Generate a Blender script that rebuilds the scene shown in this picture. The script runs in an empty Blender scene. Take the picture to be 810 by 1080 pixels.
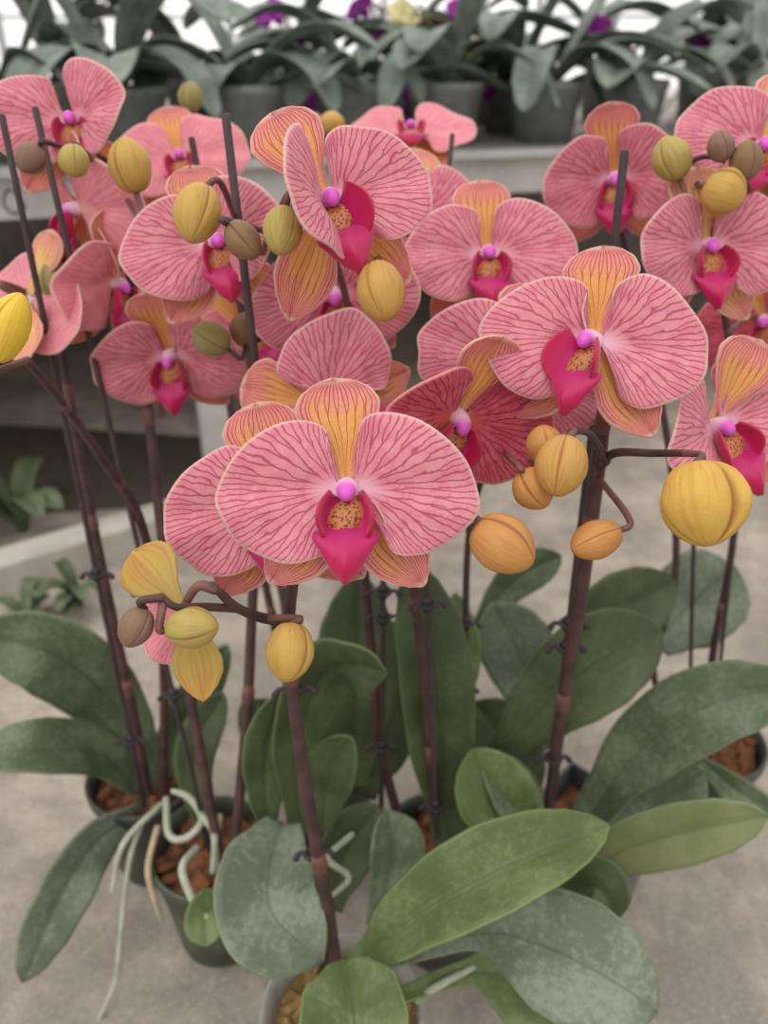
import bpy, math, random
from mathutils import Vector as V, Matrix, noise as mnoise
random.seed(7)
C = bpy.context.scene.collection
PI = math.pi
# ------------------------------------------------------------------ camera
F = 850.0; CZ = 0.60; PITCH = math.radians(30)
cd = bpy.data.cameras.new('camera'); cam = bpy.data.objects.new('camera', cd); C.objects.link(cam)
cam.location = (0, 0, CZ); cam.rotation_euler = (PI/2 - PITCH, 0, 0)
cd.sensor_fit = 'VERTICAL'; cd.sensor_height = 36; cd.sensor_width = 27; cd.lens = F/1080*36
cd.clip_start = 0.01; cd.clip_end = 200
cd.dof.use_dof = True; cd.dof.focus_distance = 0.29; cd.dof.aperture_fstop = 8.3
bpy.context.scene.camera = cam
cs, sn = math.cos(PITCH), math.sin(PITCH)
RX, UP, BK = V((1, 0, 0)), V((0, sn, cs)), V((0, -cs, sn))     # right, up, back (towards the viewer)
CM = Matrix((RX, UP, BK)).transposed()
CL = V((0, 0, CZ))
def ray(px, py):
    return RX*((px-405)/F) + UP*(-(py-540)/F) - BK
def at(px, py, d): return CL + ray(px, py)*d
def onz(px, py, z):
    r = ray(px, py); return CL + r*((z-CZ)/r.z)
def proj(p):
    q = p - CL; d = -q.dot(BK)
    return 405 + F*q.dot(RX)/d, 540 - F*q.dot(UP)/d, d
# ------------------------------------------------------------------ node helpers
def srgb(r, g, b):
    f = lambda c: (c/255/12.92 if c/255 <= .04045 else ((c/255+.055)/1.055)**2.4)
    return (f(r), f(g), f(b), 1)
class N:
    def __init__(s, name):
        s.m = bpy.data.materials.new(name); s.m.use_nodes = True; s.t = s.m.node_tree
        s.t.nodes.clear(); s.out = s.t.nodes.new('ShaderNodeOutputMaterial')
    def n(s, typ, **k):
        x = s.t.nodes.new(typ)
        for a, b in k.items(): setattr(x, a, b)
        return x
    def put(s, sock, v):
        if isinstance(v, bpy.types.NodeSocket): s.t.links.new(v, sock)
        else: sock.default_value = v
    def ma(s, op, a, b=0.0, c=None):
        x = s.n('ShaderNodeMath', operation=op); s.put(x.inputs[0], a); s.put(x.inputs[1], b)
        if c is not None: s.put(x.inputs[2], c)
        return x.outputs[0]
    def ss(s, x, lo, hi, a=0.0, b=1.0):
        y = s.n('ShaderNodeMapRange', interpolation_type='SMOOTHSTEP')
        s.put(y.inputs[0], x)
        for i, v in enumerate((lo, hi, a, b)): s.put(y.inputs[i+1], v)
        return y.outputs[0]
    def mix(s, f, a, b, mode='MIX'):
        x = s.n('ShaderNodeMix', data_type='RGBA', blend_type=mode)
        s.put(x.inputs[0], f); s.put(x.inputs[6], a); s.put(x.inputs[7], b)
        return x.outputs[2]
    def uv(s):
        tc = s.n('ShaderNodeUVMap'); tc.uv_map = 'UVMap'
        sp = s.n('ShaderNodeSeparateXYZ'); s.t.links.new(tc.outputs[0], sp.inputs[0])
        return sp.outputs[0], sp.outputs[1]
    def obj(s):
        return s.n('ShaderNodeTexCoord').outputs['Object']
    def noise(s, scale, detail=3, vec=None, rough=.5):
        x = s.n('ShaderNodeTexNoise'); s.put(x.inputs['Scale'], scale); x.inputs['Detail'].default_value = detail
        x.inputs['Roughness'].default_value = rough
        s.t.links.new(vec if vec is not None else s.obj(), x.inputs['Vector'])
        return x.outputs[0]
    def info(s, k): return s.n('ShaderNodeObjectInfo').outputs[k]
    def bump(s, h, strength, dist=.001):
        x = s.n('ShaderNodeBump'); x.inputs['Strength'].default_value = strength; x.inputs['Distance'].default_value = dist
        s.put(x.inputs['Height'], h); return x.outputs[0]
    def surf(s, col, rough=.5, spec=.3, transl=0.0, normal=None, metal=0.0, alpha=1.0, sheen=0.0, tcol=None):
        p = s.n('ShaderNodeBsdfPrincipled'); s.put(p.inputs['Base Color'], col); s.put(p.inputs['Roughness'], rough)
        p.inputs['Specular IOR Level'].default_value = spec; p.inputs['Metallic'].default_value = metal
        p.inputs['Sheen Weight'].default_value = sheen
        s.put(p.inputs['Alpha'], alpha)
        if normal is not None: s.t.links.new(normal, p.inputs['Normal'])
        o = p.outputs[0]
        if transl:
            tl = s.n('ShaderNodeBsdfTranslucent'); s.put(tl.inputs[0], tcol if tcol is not None else col)
            mx = s.n('ShaderNodeMixShader'); mx.inputs[0].default_value = transl
            s.t.links.new(o, mx.inputs[1]); s.t.links.new(tl.outputs[0], mx.inputs[2]); o = mx.outputs[0]
        s.t.links.new(o, s.out.inputs[0]); return s.m
# ------------------------------------------------------------------ materials
M = {}
def vein_mask(n, a, t, cells, noi, rnd, w0, f1=(.22, .5), f2=(.55, .85)):
    nz = n.noise(noi, 2)
    nz2 = n.noise(noi*2.6, 2)
    x = n.ma('ADD', n.ma('MULTIPLY', a, cells), n.ma('MULTIPLY', n.ma('SUBTRACT', nz, .5), .55))
    x = n.ma('ADD', x, n.ma('MULTIPLY', rnd, 7.3))
    x = n.ma('ADD', x, n.ma('MULTIPLY', n.ma('SUBTRACT', nz2, .5), .22))
    f = n.ma('ABSOLUTE', n.ma('SUBTRACT', n.ma('FRACT', x), .5))
    tt = n.ma('ADD', t, n.ma('MULTIPLY', n.ma('SUBTRACT', nz2, .5), .5))
    d = n.ma('ABSOLUTE', n.ma('SUBTRACT', f, n.ss(tt, f1[0], f1[1], 0, .25)))
    d = n.ma('ABSOLUTE', n.ma('SUBTRACT', d, n.ss(tt, f2[0], f2[1], 0, .125)))
    w = n.ma('MINIMUM', n.ma('DIVIDE', w0, n.ma('MAXIMUM', t, .12)), .14)
    return n.ma('SUBTRACT', 1.0, n.ss(d, n.ma('MULTIPLY', w, .45), n.ma('MULTIPLY', w, 1.7))), nz2
def petal_material(name, base, deep, vein, edge, heart, strength=1.0):
    n = N(name); a, t = n.uv(); rnd = n.info('Random')
    vm, nz = vein_mask(n, a, t, 15, 70, rnd, .024)
    vm = n.ma('MULTIPLY', vm, n.ss(t, .10, .32, 0, strength))
    mott = n.noise(900, 2)
    c = n.mix(n.ss(nz, .35, .7), base, deep)
    c = n.mix(n.ss(mott, .45, .75, 0, .22), c, edge)
    c = n.mix(vm, c, vein)
    c = n.mix(n.ss(t, .02, .30, .9, 0), c, heart)
    c = n.mix(n.ss(t, .962, .985, 0, .75), c, edge)
    c = n.mix(1.0, c, n.info('Color'), 'MULTIPLY')
    h = n.ma('SUBTRACT', n.ma('MULTIPLY', mott, .35), vm)
    M[name] = n.surf(c, .55, .22, .30, n.bump(h, .45, .0006), sheen=.12)
petal_material('pink_petal', srgb(232, 154, 164), srgb(226, 130, 152), srgb(172, 58, 98), srgb(240, 206, 192), srgb(244, 204, 222), .72)
petal_material('red_petal', srgb(222, 104, 120), srgb(206, 74, 104), srgb(154, 32, 74), srgb(240, 176, 170), srgb(226, 120, 90), .8)  # pink petal with shade painted in as a deeper, redder colour
petal_material('pale_petal', srgb(240, 160, 168), srgb(234, 142, 158), srgb(214, 104, 132), srgb(246, 206, 196), srgb(240, 190, 170), .5)
def sepal_material(name, mid, side, vein, edge):
    n = N(name); a, t = n.uv(); rnd = n.info('Random')
    s = n.ma('ABSOLUTE', n.ma('SUBTRACT', n.ma('MULTIPLY', a, 2), 1))
    nz = n.noise(60, 2)
    x = n.ma('ADD', n.ma('MULTIPLY', a, 9), n.ma('MULTIPLY', n.ma('SUBTRACT', nz, .5), .9))
    f = n.ma('ABSOLUTE', n.ma('SUBTRACT', n.ma('FRACT', x), .5))
    q = n.ma('ADD', n.ma('MAXIMUM', n.ma('MULTIPLY', s, .95), n.ma('SUBTRACT', t, .12)), n.ma('MULTIPLY', n.ma('SUBTRACT', nz, .5), .4))
    d = n.ma('ABSOLUTE', n.ma('SUBTRACT', f, n.ss(q, .45, .70, 0, .25)))
    d = n.ma('ABSOLUTE', n.ma('SUBTRACT', d, n.ss(q, .72, .92, 0, .125)))
    vm = n.ma('SUBTRACT', 1, n.ss(d, .02, .075))
    vm = n.ma('MULTIPLY', vm, n.ss(t, .05, .3, 0, .9))
    mott = n.noise(800, 2)
    pk = n.ss(q, .40, .80)
    c = n.mix(pk, mid, side)
    c = n.mix(n.ss(mott, .45, .75, 0, .25), c, edge)
    c = n.mix(vm, c, vein)
    c = n.mix(n.ss(n.ma('MAXIMUM', s, n.ma('SUBTRACT', t, .03)), .90, .955, 0, .75), c, edge)
    c = n.mix(n.ss(t, 0, .14, .5, 0), c, srgb(236, 200, 170))
    c = n.mix(1.0, c, n.info('Color'), 'MULTIPLY')
    M[name] = n.surf(c, .55, .22, .28, n.bump(n.ma('SUBTRACT', n.ma('MULTIPLY', mott, .3), vm), .4, .0006), sheen=.1)
sepal_material('orange_sepal', srgb(232, 170, 92), srgb(232, 146, 138), srgb(178, 62, 84), srgb(244, 206, 184))
sepal_material('yellow_sepal', srgb(238, 196, 116), srgb(236, 160, 140), srgb(200, 104, 96), srgb(246, 220, 186))
def lip_material(name, c1, c2):
    n = N(name); a, t = n.uv(); nz = n.noise(260, 2)
    c = n.mix(n.ss(t, .1, .9), c1, c2)
    c = n.mix(n.ss(nz, .5, .75, 0, .3), c, srgb(150, 6, 80))
    M[name] = n.surf(c, .38, .4, .22, n.bump(nz, .2, .0008), sheen=.25)
lip_material('magenta_lip', srgb(192, 14, 104), srgb(194, 6, 76))
n = N('bud_sepal'); a, t = n.uv(); cb_ = n.n('ShaderNodeCombineXYZ'); n.put(cb_.inputs[0], n.ma('MULTIPLY', a, 14)); n.put(cb_.inputs[1], t)
st = n.noise(1.0, 2, cb_.outputs[0])
M['bud_sepal'] = n.surf(n.mix(n.ss(st, .4, .7), n.mix(t, srgb(176, 166, 88), srgb(206, 168, 84)), srgb(196, 138, 84)), .5, .25, .25, n.bump(st, .3, .0006))
n = N('spotted_callus'); v = n.n('ShaderNodeTexVoronoi'); v.inputs['Scale'].default_value = 900
n.t.links.new(n.obj(), v.inputs['Vector'])
nz = n.noise(700, 3)
M['spotted_callus'] = n.surf(n.mix(n.ss(n.ma('ADD', v.outputs['Distance'], n.ma('MULTIPLY', nz, .4)), .48, .66), srgb(126, 24, 44), srgb(190, 124, 74)), .45, .35, .1)
n = N('lilac_column'); a, t = n.uv()
M['lilac_column'] = n.surf(n.mix(n.ss(t, .40, .80), srgb(246, 210, 226), srgb(226, 96, 206)), .35, .4, .2, sheen=.2)
n = N('bud_skin'); a, t = n.uv(); nz = n.noise(120, 3)
seam = n.ma('ABSOLUTE', n.ma('SUBTRACT', n.ma('FRACT', n.ma('ADD', n.ma('MULTIPLY', a, 3), .5)), .5))
str_ = n.noise(1.0, 2, None)
comb = n.n('ShaderNodeCombineXYZ'); n.put(comb.inputs[0], n.ma('MULTIPLY', a, 34)); n.put(comb.inputs[1], n.ma('MULTIPLY', t, 2.0)); n.put(comb.inputs[2], n.info('Random'))
st = n.noise(1.6, 2, comb.outputs[0])
c = n.mix(n.ss(st, .45, .75, 0, .5), srgb(204, 170, 90), srgb(184, 128, 78))
c = n.mix(n.ss(nz, .5, .75, 0, .4), c, srgb(176, 152, 80))
c = n.mix(n.ss(seam, .0, .045, .8, 0), c, srgb(150, 92, 62))
c = n.mix(n.ss(t, .80, 1.0, 0, .4), c, srgb(220, 140, 80))
c = n.mix(1.0, c, n.info('Color'), 'MULTIPLY')
M['bud_skin'] = n.surf(c, .5, .25, .12, n.bump(n.ma('ADD', n.noise(700, 2), st), .35, .0006))
def stem_material(name, c1, c2):
    n = N(name); nz = n.noise(70, 3); fine = n.noise(600, 2)
    c = n.mix(n.ss(nz, .35, .65), c1, c2)
    M[name] = n.surf(c, .55, .3, 0, n.bump(fine, .3, .0006))
stem_material('brown_stem', srgb(88, 62, 60), srgb(68, 50, 48))
stem_material('pedicel_skin', srgb(122, 84, 76), srgb(104, 70, 66))
stem_material('green_stalk', srgb(128, 124, 78), srgb(112, 92, 66))
stem_material('dark_stake', srgb(70, 58, 58), srgb(58, 48, 50))
stem_material('clip_plastic', srgb(62, 50, 54), srgb(52, 44, 48))
stem_material('root_skin', srgb(176, 178, 160), srgb(150, 156, 136))
stem_material('tan_root', srgb(190, 160, 130), srgb(150, 150, 126))
def leaf_material(name, c1, c2, dusty, rib, amount=.5, rough=.42):
    n = N(name); a, t = n.uv(); s = n.ma('ABSOLUTE', n.ma('SUBTRACT', n.ma('MULTIPLY', a, 2), 1))
    nz = n.noise(28, 4); fine = n.noise(260, 4, rough=.7)
    c = n.mix(n.ss(nz, .35, .68), c1, c2)
    c = n.mix(n.ss(n.ma('ADD', n.ma('MULTIPLY', fine, .6), n.ma('MULTIPLY', nz, .4)), .45, .62, 0, amount), c, dusty)
    comb = n.n('ShaderNodeCombineXYZ'); n.put(comb.inputs[0], n.ma('MULTIPLY', a, 60)); n.put(comb.inputs[1], n.ma('MULTIPLY', t, 1.2))
    line = n.noise(1.0, 2, comb.outputs[0])
    c = n.mix(n.ss(line, .5, .7, 0, .14), c, rib)
    c = n.mix(n.ss(s, .0, .05, .55, 0), c, n.mix(.45, c1, (0.01, .02, .008, 1)))
    c = n.mix(n.ss(s, .95, .99, 0, .45), c, rib)
    M[name] = n.surf(c, n.ss(fine, .3, .7, rough, rough+.2), .35, .10, n.bump(n.ma('ADD', fine, line), .18, .0008), tcol=srgb(104, 122, 60))
leaf_material('leaf_green', srgb(74, 90, 62), srgb(94, 108, 78), srgb(132, 142, 120), srgb(142, 154, 114))
leaf_material('leaf_dark', srgb(62, 75, 46), srgb(78, 90, 56), srgb(104, 116, 86), srgb(122, 134, 90), .35)
leaf_material('leaf_grey', srgb(94, 106, 86), srgb(112, 122, 102), srgb(148, 154, 138), srgb(140, 156, 118), .6, .5)
leaf_material('leaf_bright', srgb(84, 102, 58), srgb(104, 120, 72), srgb(138, 148, 112), srgb(144, 160, 100), .4)
leaf_material('leaf_olive', srgb(104, 114, 70), srgb(116, 124, 80), srgb(136, 142, 104), srgb(150, 156, 110), .3)
leaf_material('leaf_hazed', srgb(102, 114, 102), srgb(124, 134, 122), srgb(162, 170, 160), srgb(120, 132, 116), .55, .5)  # far leaves greyed and lightened: haze painted into the colour
n = N('concrete'); big = n.noise(5.0, 6, rough=.7); mid = n.noise(22, 5, rough=.7); fine = n.noise(240, 4, rough=.8)
c = n.mix(n.ss(big, .38, .62), srgb(142, 133, 124), srgb(182, 170, 156))
c = n.mix(n.ss(mid, .42, .68, 0, .6), c, srgb(132, 124, 117))
c = n.mix(n.ss(fine, .50, .70, 0, .55), c, srgb(192, 182, 168))
c = n.mix(n.ss(fine, .44, .30, 0, .55), c, srgb(102, 95, 91))
M['concrete'] = n.surf(c, .85, .15, 0, n.bump(n.ma('ADD', fine, mid), .5, .003))
n = N('dark_ground'); nz = n.noise(30, 5, rough=.7)
M['dark_ground'] = n.surf(n.mix(nz, srgb(56, 50, 44), srgb(88, 80, 70)), .9, .1, 0, n.bump(nz, .6, .01))
def plain(name, c1, c2, scale=40, rough=.5, spec=.3, metal=0, alpha=1.0, transl=0):
    n = N(name); nz = n.noise(scale, 4, rough=.6)
    M[name] = n.surf(n.mix(n.ss(nz, .35, .68), c1, c2), rough, spec, transl, n.bump(nz, .15, .001), metal, alpha)
plain('clear_pot', srgb(176, 178, 172), srgb(150, 152, 146), 50, .25, .5, alpha=.55)
plain('grey_pot', srgb(104, 106, 106), srgb(84, 86, 86), 40, .4, .4)
plain('black_pot', srgb(66, 70, 64), srgb(52, 56, 52), 40, .4, .4)
plain('olive_pot', srgb(86, 94, 76), srgb(62, 70, 54), 40, .35, .4, alpha=.85)
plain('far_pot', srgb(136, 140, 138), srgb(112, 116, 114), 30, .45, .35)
plain('bark', srgb(132, 86, 58), srgb(88, 64, 48), 90, .85, .1)
plain('moss', srgb(166, 136, 86), srgb(118, 96, 62), 90, .9, .1)
plain('grey_steel', srgb(178, 178, 178), srgb(160, 160, 160), 8, .4, .4)
plain('bench_board', srgb(188, 184, 180), srgb(170, 166, 162), 14, .6, .25)
plain('bench_mesh', srgb(150, 144, 136), srgb(126, 120, 112), 20, .7, .2)
plain('pale_timber', srgb(188, 182, 172), srgb(166, 160, 150), 16, .75, .15)
plain('purple_petal', srgb(176, 60, 176), srgb(146, 40, 150), 120, .5, .2, transl=.35)
plain('cream_petal', srgb(244, 238, 196), srgb(238, 230, 170), 120, .5, .2, transl=.35)
plain('white_frame', srgb(170, 172, 176), srgb(150, 152, 156), 6, .5, .3)
plain('film', srgb(250, 250, 252), srgb(240, 241, 246), 3, .3, .3, alpha=.12, transl=.6)
plain('black_wire', srgb(52, 50, 50), srgb(44, 42, 42), 60, .5, .3)
# ------------------------------------------------------------------ mesh helpers
WO = {}                                    # world origin of each object
def link(name, verts, faces, mat, parent=None, uv=None, origin=None, smooth=True, solid=0, sub=0, color=None):
    if origin is None:
        lo = V([min(v[k] for v in verts) for k in range(3)]); hi = V([max(v[k] for v in verts) for k in range(3)])
        origin = (lo+hi)/2
    me = bpy.data.meshes.new(name); me.from_pydata([V(v)-origin for v in verts], [], faces); me.update()
    if uv:
        l = me.uv_layers.new(name='UVMap')
        for lp in me.loops: l.data[lp.index].uv = uv[lp.vertex_index]
    if smooth: me.polygons.foreach_set('use_smooth', [True]*len(me.polygons))
    me.materials.append(M[mat])
    o = bpy.data.objects.new(name, me); C.objects.link(o); WO[o.name] = V(origin)
    if parent is not None:
        o.parent = parent; o.location = origin - WO[parent.name]
    else: o.location = origin
    if solid:
        m = o.modifiers.new('Solidify', 'SOLIDIFY'); m.thickness = solid; m.offset = 0
    if sub:
        m = o.modifiers.new('Subdivision', 'SUBSURF'); m.levels = sub; m.render_levels = sub
    if color: o.color = (*color, 1)
    return o
def thing(name, label, cat, loc, group=None):
    o = bpy.data.objects.new(name, None); C.objects.link(o); o.location = loc; o.empty_display_size = .02
    WO[o.name] = V(loc); o['label'] = label; o['category'] = cat
    if group: o['group'] = group
    return o
def tag(o, label=None, cat=None, group=None, kind=None):
    for k, v in (('label', label), ('category', cat), ('group', group), ('kind', kind)):
        if v: o[k] = v
    return o
def cr(pts, n):
    """Catmull-Rom through pts (tuples/Vectors of any size), n samples."""
    P = [list(p) for p in pts]; D = len(P[0]); out = []
    P = [[2*P[0][k]-P[1][k] for k in range(D)]] + P + [[2*P[-1][k]-P[-2][k] for k in range(D)]]
    S = len(P)-3
    for i in range(n):
        x = i/(n-1)*S; j = min(int(x), S-1); u = x-j
        a, b, c, d = P[j:j+4]
        out.append([.5*(2*b[k]+(c[k]-a[k])*u+(2*a[k]-5*b[k]+4*c[k]-d[k])*u*u+(3*b[k]-a[k]-3*c[k]+d[k])*u**3) for k in range(D)])
    return out
def grid_faces(r, c, off=0, wrap=False):
    fs = []
    for i in range(r-1):
        for j in range(c if wrap else c-1):
            k = (j+1) % c
            fs.append((off+i*c+j, off+i*c+k, off+(i+1)*c+k, off+(i+1)*c+j))
    return fs
class MB:
    def __init__(s): s.v = []; s.f = []; s.uv = []
    def tube(s, pts, rad, seg=8, n=None, knots=0):
        """pts world points, rad one radius or list; capped with a small dome."""
        if not isinstance(rad, (list, tuple)): rad = [rad]*len(pts)
        n = n or max(6, 5*(len(pts)-1)+1)
        q = cr([(*p, r) for p, r in zip(pts, rad)], n)
        P = [V(x[:3]) for x in q]; R = [max(x[3], 1e-5) for x in q]
        T = [(P[min(i+1, n-1)]-P[max(i-1, 0)]).normalized() for i in range(n)]
        u = T[0].orthogonal().normalized(); o = len(s.v)
        rings = [(P[0]-T[0]*R[0]*.5, T[0], R[0]*.5, 0)] + [(P[i], T[i], R[i], i/(n-1)) for i in range(n)] + [(P[-1]+T[-1]*R[-1]*.6, T[-1], R[-1]*.45, 1)]
        for p, t, r, w in rings:
            u = (u - t*u.dot(t)).normalized(); b = t.cross(u)
            for k in range(seg):
                a = 2*PI*k/seg; s.v.append(p + (u*math.cos(a)+b*math.sin(a))*r); s.uv.append((k/seg, w))
        s.f += grid_faces(len(rings), seg, o, True)
        s.f.append(tuple(o+k for k in reversed(range(seg)))); e = o+(len(rings)-1)*seg
        s.f.append(tuple(e+k for k in range(seg)))
        return s
    def lathe(s, c, prof, seg=28, axis=None, lobes=None):
        """prof: (r, z) list along axis."""
        ax = (axis or V((0, 0, 1))).normalized(); u = ax.orthogonal().normalized() if axis else V((1, 0, 0)); b = ax.cross(u); o = len(s.v)
        for i, (r, z) in enumerate(prof):
            for k in range(seg):
                a = 2*PI*k/seg; rr = r*(lobes(a, i/(len(prof)-1)) if lobes else 1)
                s.v.append(c + ax*z + (u*math.cos(a)+b*math.sin(a))*rr); s.uv.append((k/seg, i/(len(prof)-1)))
        s.f += grid_faces(len(prof), seg, o, True)
        s.f.append(tuple(o+k for k in reversed(range(seg)))); e = o+(len(prof)-1)*seg
        s.f.append(tuple(e+k for k in range(seg)))
        return s
    def box(s, c, x, y, z):
        """centre c and three half-axis vectors."""
        o = len(s.v)
        for i in (-1, 1):
            for j in (-1, 1):
                for k in (-1, 1): s.v.append(V(c)+V(x)*i+V(y)*j+V(z)*k); s.uv.append((0, 0))
        s.f += [tuple(o+q for q in f) for f in ((0, 1, 3, 2), (4, 6, 7, 5), (0, 4, 5, 1), (2, 3, 7, 6), (0, 2, 6, 4), (1, 5, 7, 3))]
        return s
    def build(s, name, mat, parent=None, **k): return link(name, s.v, s.f, mat, parent, s.uv, **k)
# ------------------------------------------------------------------ orchid parts
U = 0.0327
LP = [(-.06, .05), (-.20, .34), (-.21, .62), (-.45, .73), (-.74, .68), (-1.05, .49), (-1.28, .20), (-1.36, -.07), (-1.30, -.31), (-1.14, -.54), (-.90, -.69), (-.59, -.76), (-.31, -.69), (-.21, -.60), (-.20, -.35), (-.16, -.14), (-.06, -.02)]
RP = [(.08, .05), (.16, .32), (.12, .60), (.21, .78), (.43, .84), (.71, .78), (1.02, .59), (1.26, .35), (1.38, .07), (1.35, -.20), (1.19, -.44), (.95, -.62), (.68, -.70), (.50, -.67), (.42, -.55), (.41, -.34), (.28, -.12), (.10, -.02)]
def fan_petal(out, base, cup, ph, fold, rip=.05, tw=0.0, n=16, m=60):
    q = cr(out, m); vs = []; uvs = []
    sg = 1 if q[m//2][0] > 0 else -1
    for i in range(n):
        t = i/(n-1)
        for j in range(m):
            a = j/(m-1)
            dx, dy = q[j][0]-base[0], q[j][1]-base[1]
            x = dx*t**.94; y = dy*t**1.12
            r2 = x*x+y*y
            z = .16*(1-math.exp(-r2*5)) + cup*r2 + rip*t**3*math.sin(a*2*PI*2.3+ph) + .03*t**2*math.sin(a*2*PI*5+ph*2) - .05*math.exp(-(y/.16)**2)*min(1, abs(x)*2)
            z += tw*y*abs(x)
            cf, sf = math.cos(fold), math.sin(fold)
            X = x*cf - sg*z*sf*1.0; Z = z*cf + abs(x)*sf
            vs.append((base[0]+X, base[1]+y, Z)); uvs.append((a, t))
    return vs, grid_faces(n, m), uvs
DW = [(0, .09), (.15, .11), (.3, .19), (.45, .32), (.6, .43), (.75, .47), (.87, .40), (.95, .26), (.985, .14), (1.0, .02)]
SW = [(0, .10), (.15, .17), (.3, .28), (.5, .37), (.65, .36), (.8, .27), (.92, .15), (.98, .06), (1.0, .01)]
def interp(tab, t):
    for (a, x), (b, y) in zip(tab, tab[1:]):
        if t <= b:
            u = (t-a)/(b-a); u = u*u*(3-2*u)*.5+u*.5; return x+(y-x)*u
    return tab[-1][1]
def sepal_sheet(base, ang, length, prof, z0, bend, cup, ph, wscale=1.0, n=22, m=15):
    vs = []; uvs = []; dx, dy = math.cos(ang), math.sin(ang)
    for i in range(n):
        t = i/(n-1); t = 1-(1-t)**1.35; w = interp(prof, t)*wscale
        l = length*t; cb = math.sin(bend*t)*length*.5
        for j in range(m):
            s = -1+2*j/(m-1)
            z = z0 + cb + cup*(s*w)**2*2.2 + .025*math.sin(4*t+ph+s)*t - .03*math.exp(-(s/.15)**2)
            vs.append((base[0]+dx*l-dy*s*w, base[1]+dy*l+dx*s*w, z)); uvs.append(((s+1)/2, t))
    return vs, grid_faces(n, m), uvs
def side_lobe(sg, op=0):
    vs = []; uvs = []; n, m = 14, 16
    for i in range(n):
        t = i/(n-1)
        for j in range(m):
            s = j/(m-1)
            L = .36*math.sin(PI*(.12+.80*s))**.7
            th = 1.15*(1-.5*op)*t                                     # curls forward and inward
            x = .07 + .06*s + L*((1-op)*(math.sin(th)/1.15*.95 - .25*t*t) + op*(1.05*t-.25*t*t))
            y = -.08 - .36*s + (.14+.2*op)*t*(.6-s)
            z = .10 + .10*s + L*((1-math.cos(th))/1.15*1.6 + op*(.9*t-.25*t*t))
            vs.append((sg*x, y, z)); uvs.append((s, t))
    return vs, grid_faces(n, m), uvs
def mid_lobe():
    vs = []; uvs = []; n, m = 18, 15
    W = [(0, .14), (.12, .24), (.25, .33), (.38, .34), (.55, .26), (.75, .15), (.92, .055), (1, .012)]
    for i in range(n):
        t = i/(n-1); w = interp(W, t)
        for j in range(m):
            s = -1+2*j/(m-1)
            y = -.38 - .56*t + .10*abs(s)**1.5*math.sin(PI*min(1, t*1.3))
            z = .20 + .26*math.sin(t*2.3) - .13*s*s*math.sin(PI*t*.9) + .03*math.exp(-(s/.2)**2)
            vs.append((s*w, y, z)); uvs.append(((s+1)/2, t))
    return vs, grid_faces(n, m), uvs
def flower(plant, px, py, d, yaw=0, pitch=0, roll=0, size=1.0, to=None, lf=.0, rf=.0, cup=-.06, seed=0, pm='pink_petal', sm='orange_sepal',
           dl=1.0, db=-.12, da=0, label=None, hide=(), tint=(1, 1, 1), lsc=1.0, rsc=1.0, pedz=.6, db2=-.25, dw=1.0, ly=0, op=(0, 0)):
    rnd = random.Random(seed*31+5)
    R = CM @ Matrix.Rotation(math.radians(yaw), 3, 'Y') @ Matrix.Rotation(math.radians(-pitch), 3, 'X') @ Matrix.Rotation(math.radians(roll), 3, 'Z')
    c = at(px, py, d); k = U*size
    LR = Matrix.Rotation(math.radians(ly), 3, 'Y')
    W = lambda p: c + R @ (V(p)*k)
    WL = lambda p: c + R @ (LR @ (V(p)*k))
    if to is None: to = (px, py+45, d+.05)
    e = at(*to); p0 = W((0, -.02, -.02)); p1 = W((0, .05, -pedz)); mid = p1.lerp(e, .5) + V((0, 0, .006))
    st = MB().tube([p0, p1, mid, e], [.0021*size, .0019*size, .0017, .0018], 8, 18)
    f = st.build('flower', 'pedicel_skin', plant)
    if label: f['label'] = label
    def add(nm, sh, mat, th=.0008):
        vs, fs, uvs = sh
        return link(nm, [(WL if 'lip' in nm else W)(p) for p in vs], fs, mat, f, uvs, solid=th, color=tint)
    jit = lambda o, s: [(x*s*(1+rnd.uniform(-.03, .03)), y*s*(1+rnd.uniform(-.04, .04))) for x, y in o]
    if 'l' not in hide: add('petal', fan_petal(jit(LP, lsc), (-.06, .02), cup, rnd.uniform(0, 6), lf, rnd.uniform(.02, .06)), pm)
    if 'r' not in hide: add('petal', fan_petal(jit(RP, rsc), (.08, .02), cup, rnd.uniform(0, 6), rf, rnd.uniform(.02, .06)), pm)
    if 'd' not in hide: add('dorsal_sepal', sepal_sheet((0, .08), PI/2+.1+math.radians(da), 1.14*dl, DW, -.06, db, rnd.uniform(-.1, .25), rnd.uniform(0, 6), dw), sm)
    for sg in (-1, 1):
        if 's%d' % sg in hide: continue
        add('lateral_sepal', sepal_sheet((sg*.05, -.08), -PI/2+sg*(.72+rnd.uniform(-.06, .06)), 1.22, SW, -.10, db2, .2, rnd.uniform(0, 6)), sm)
    if 'lip' not in hide:
        add('lip', mid_lobe(), 'magenta_lip', .0012)
        for sg in (-1, 1): add('lip_side_lobe', side_lobe(sg, op[0 if sg < 0 else 1]), 'magenta_lip', .0011)
        mb = MB(); pr = [(.001, 0), (.12, .01), (.19, .04), (.21, .08), (.18, .12), (.10, .145), (.001, .155)]
        mb.lathe(V((0, -.28, .08)), pr, 16, V((0, .35, 1)), lambda a, t: 1+.18*math.cos(2*a))
        link('callus', [WL(p) for p in mb.v], mb.f, 'spotted_callus', f, mb.uv)
    mb = MB().tube([V((0, .02, -.02)), V((0, .03, .10)), V((0, .0, .19)), V((0, -.06, .25))], [.13, .115, .105, .075], 12, 14)
    link('column', [WL(p) for p in mb.v], mb.f, 'lilac_column', f, mb.uv)
    return f
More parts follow.
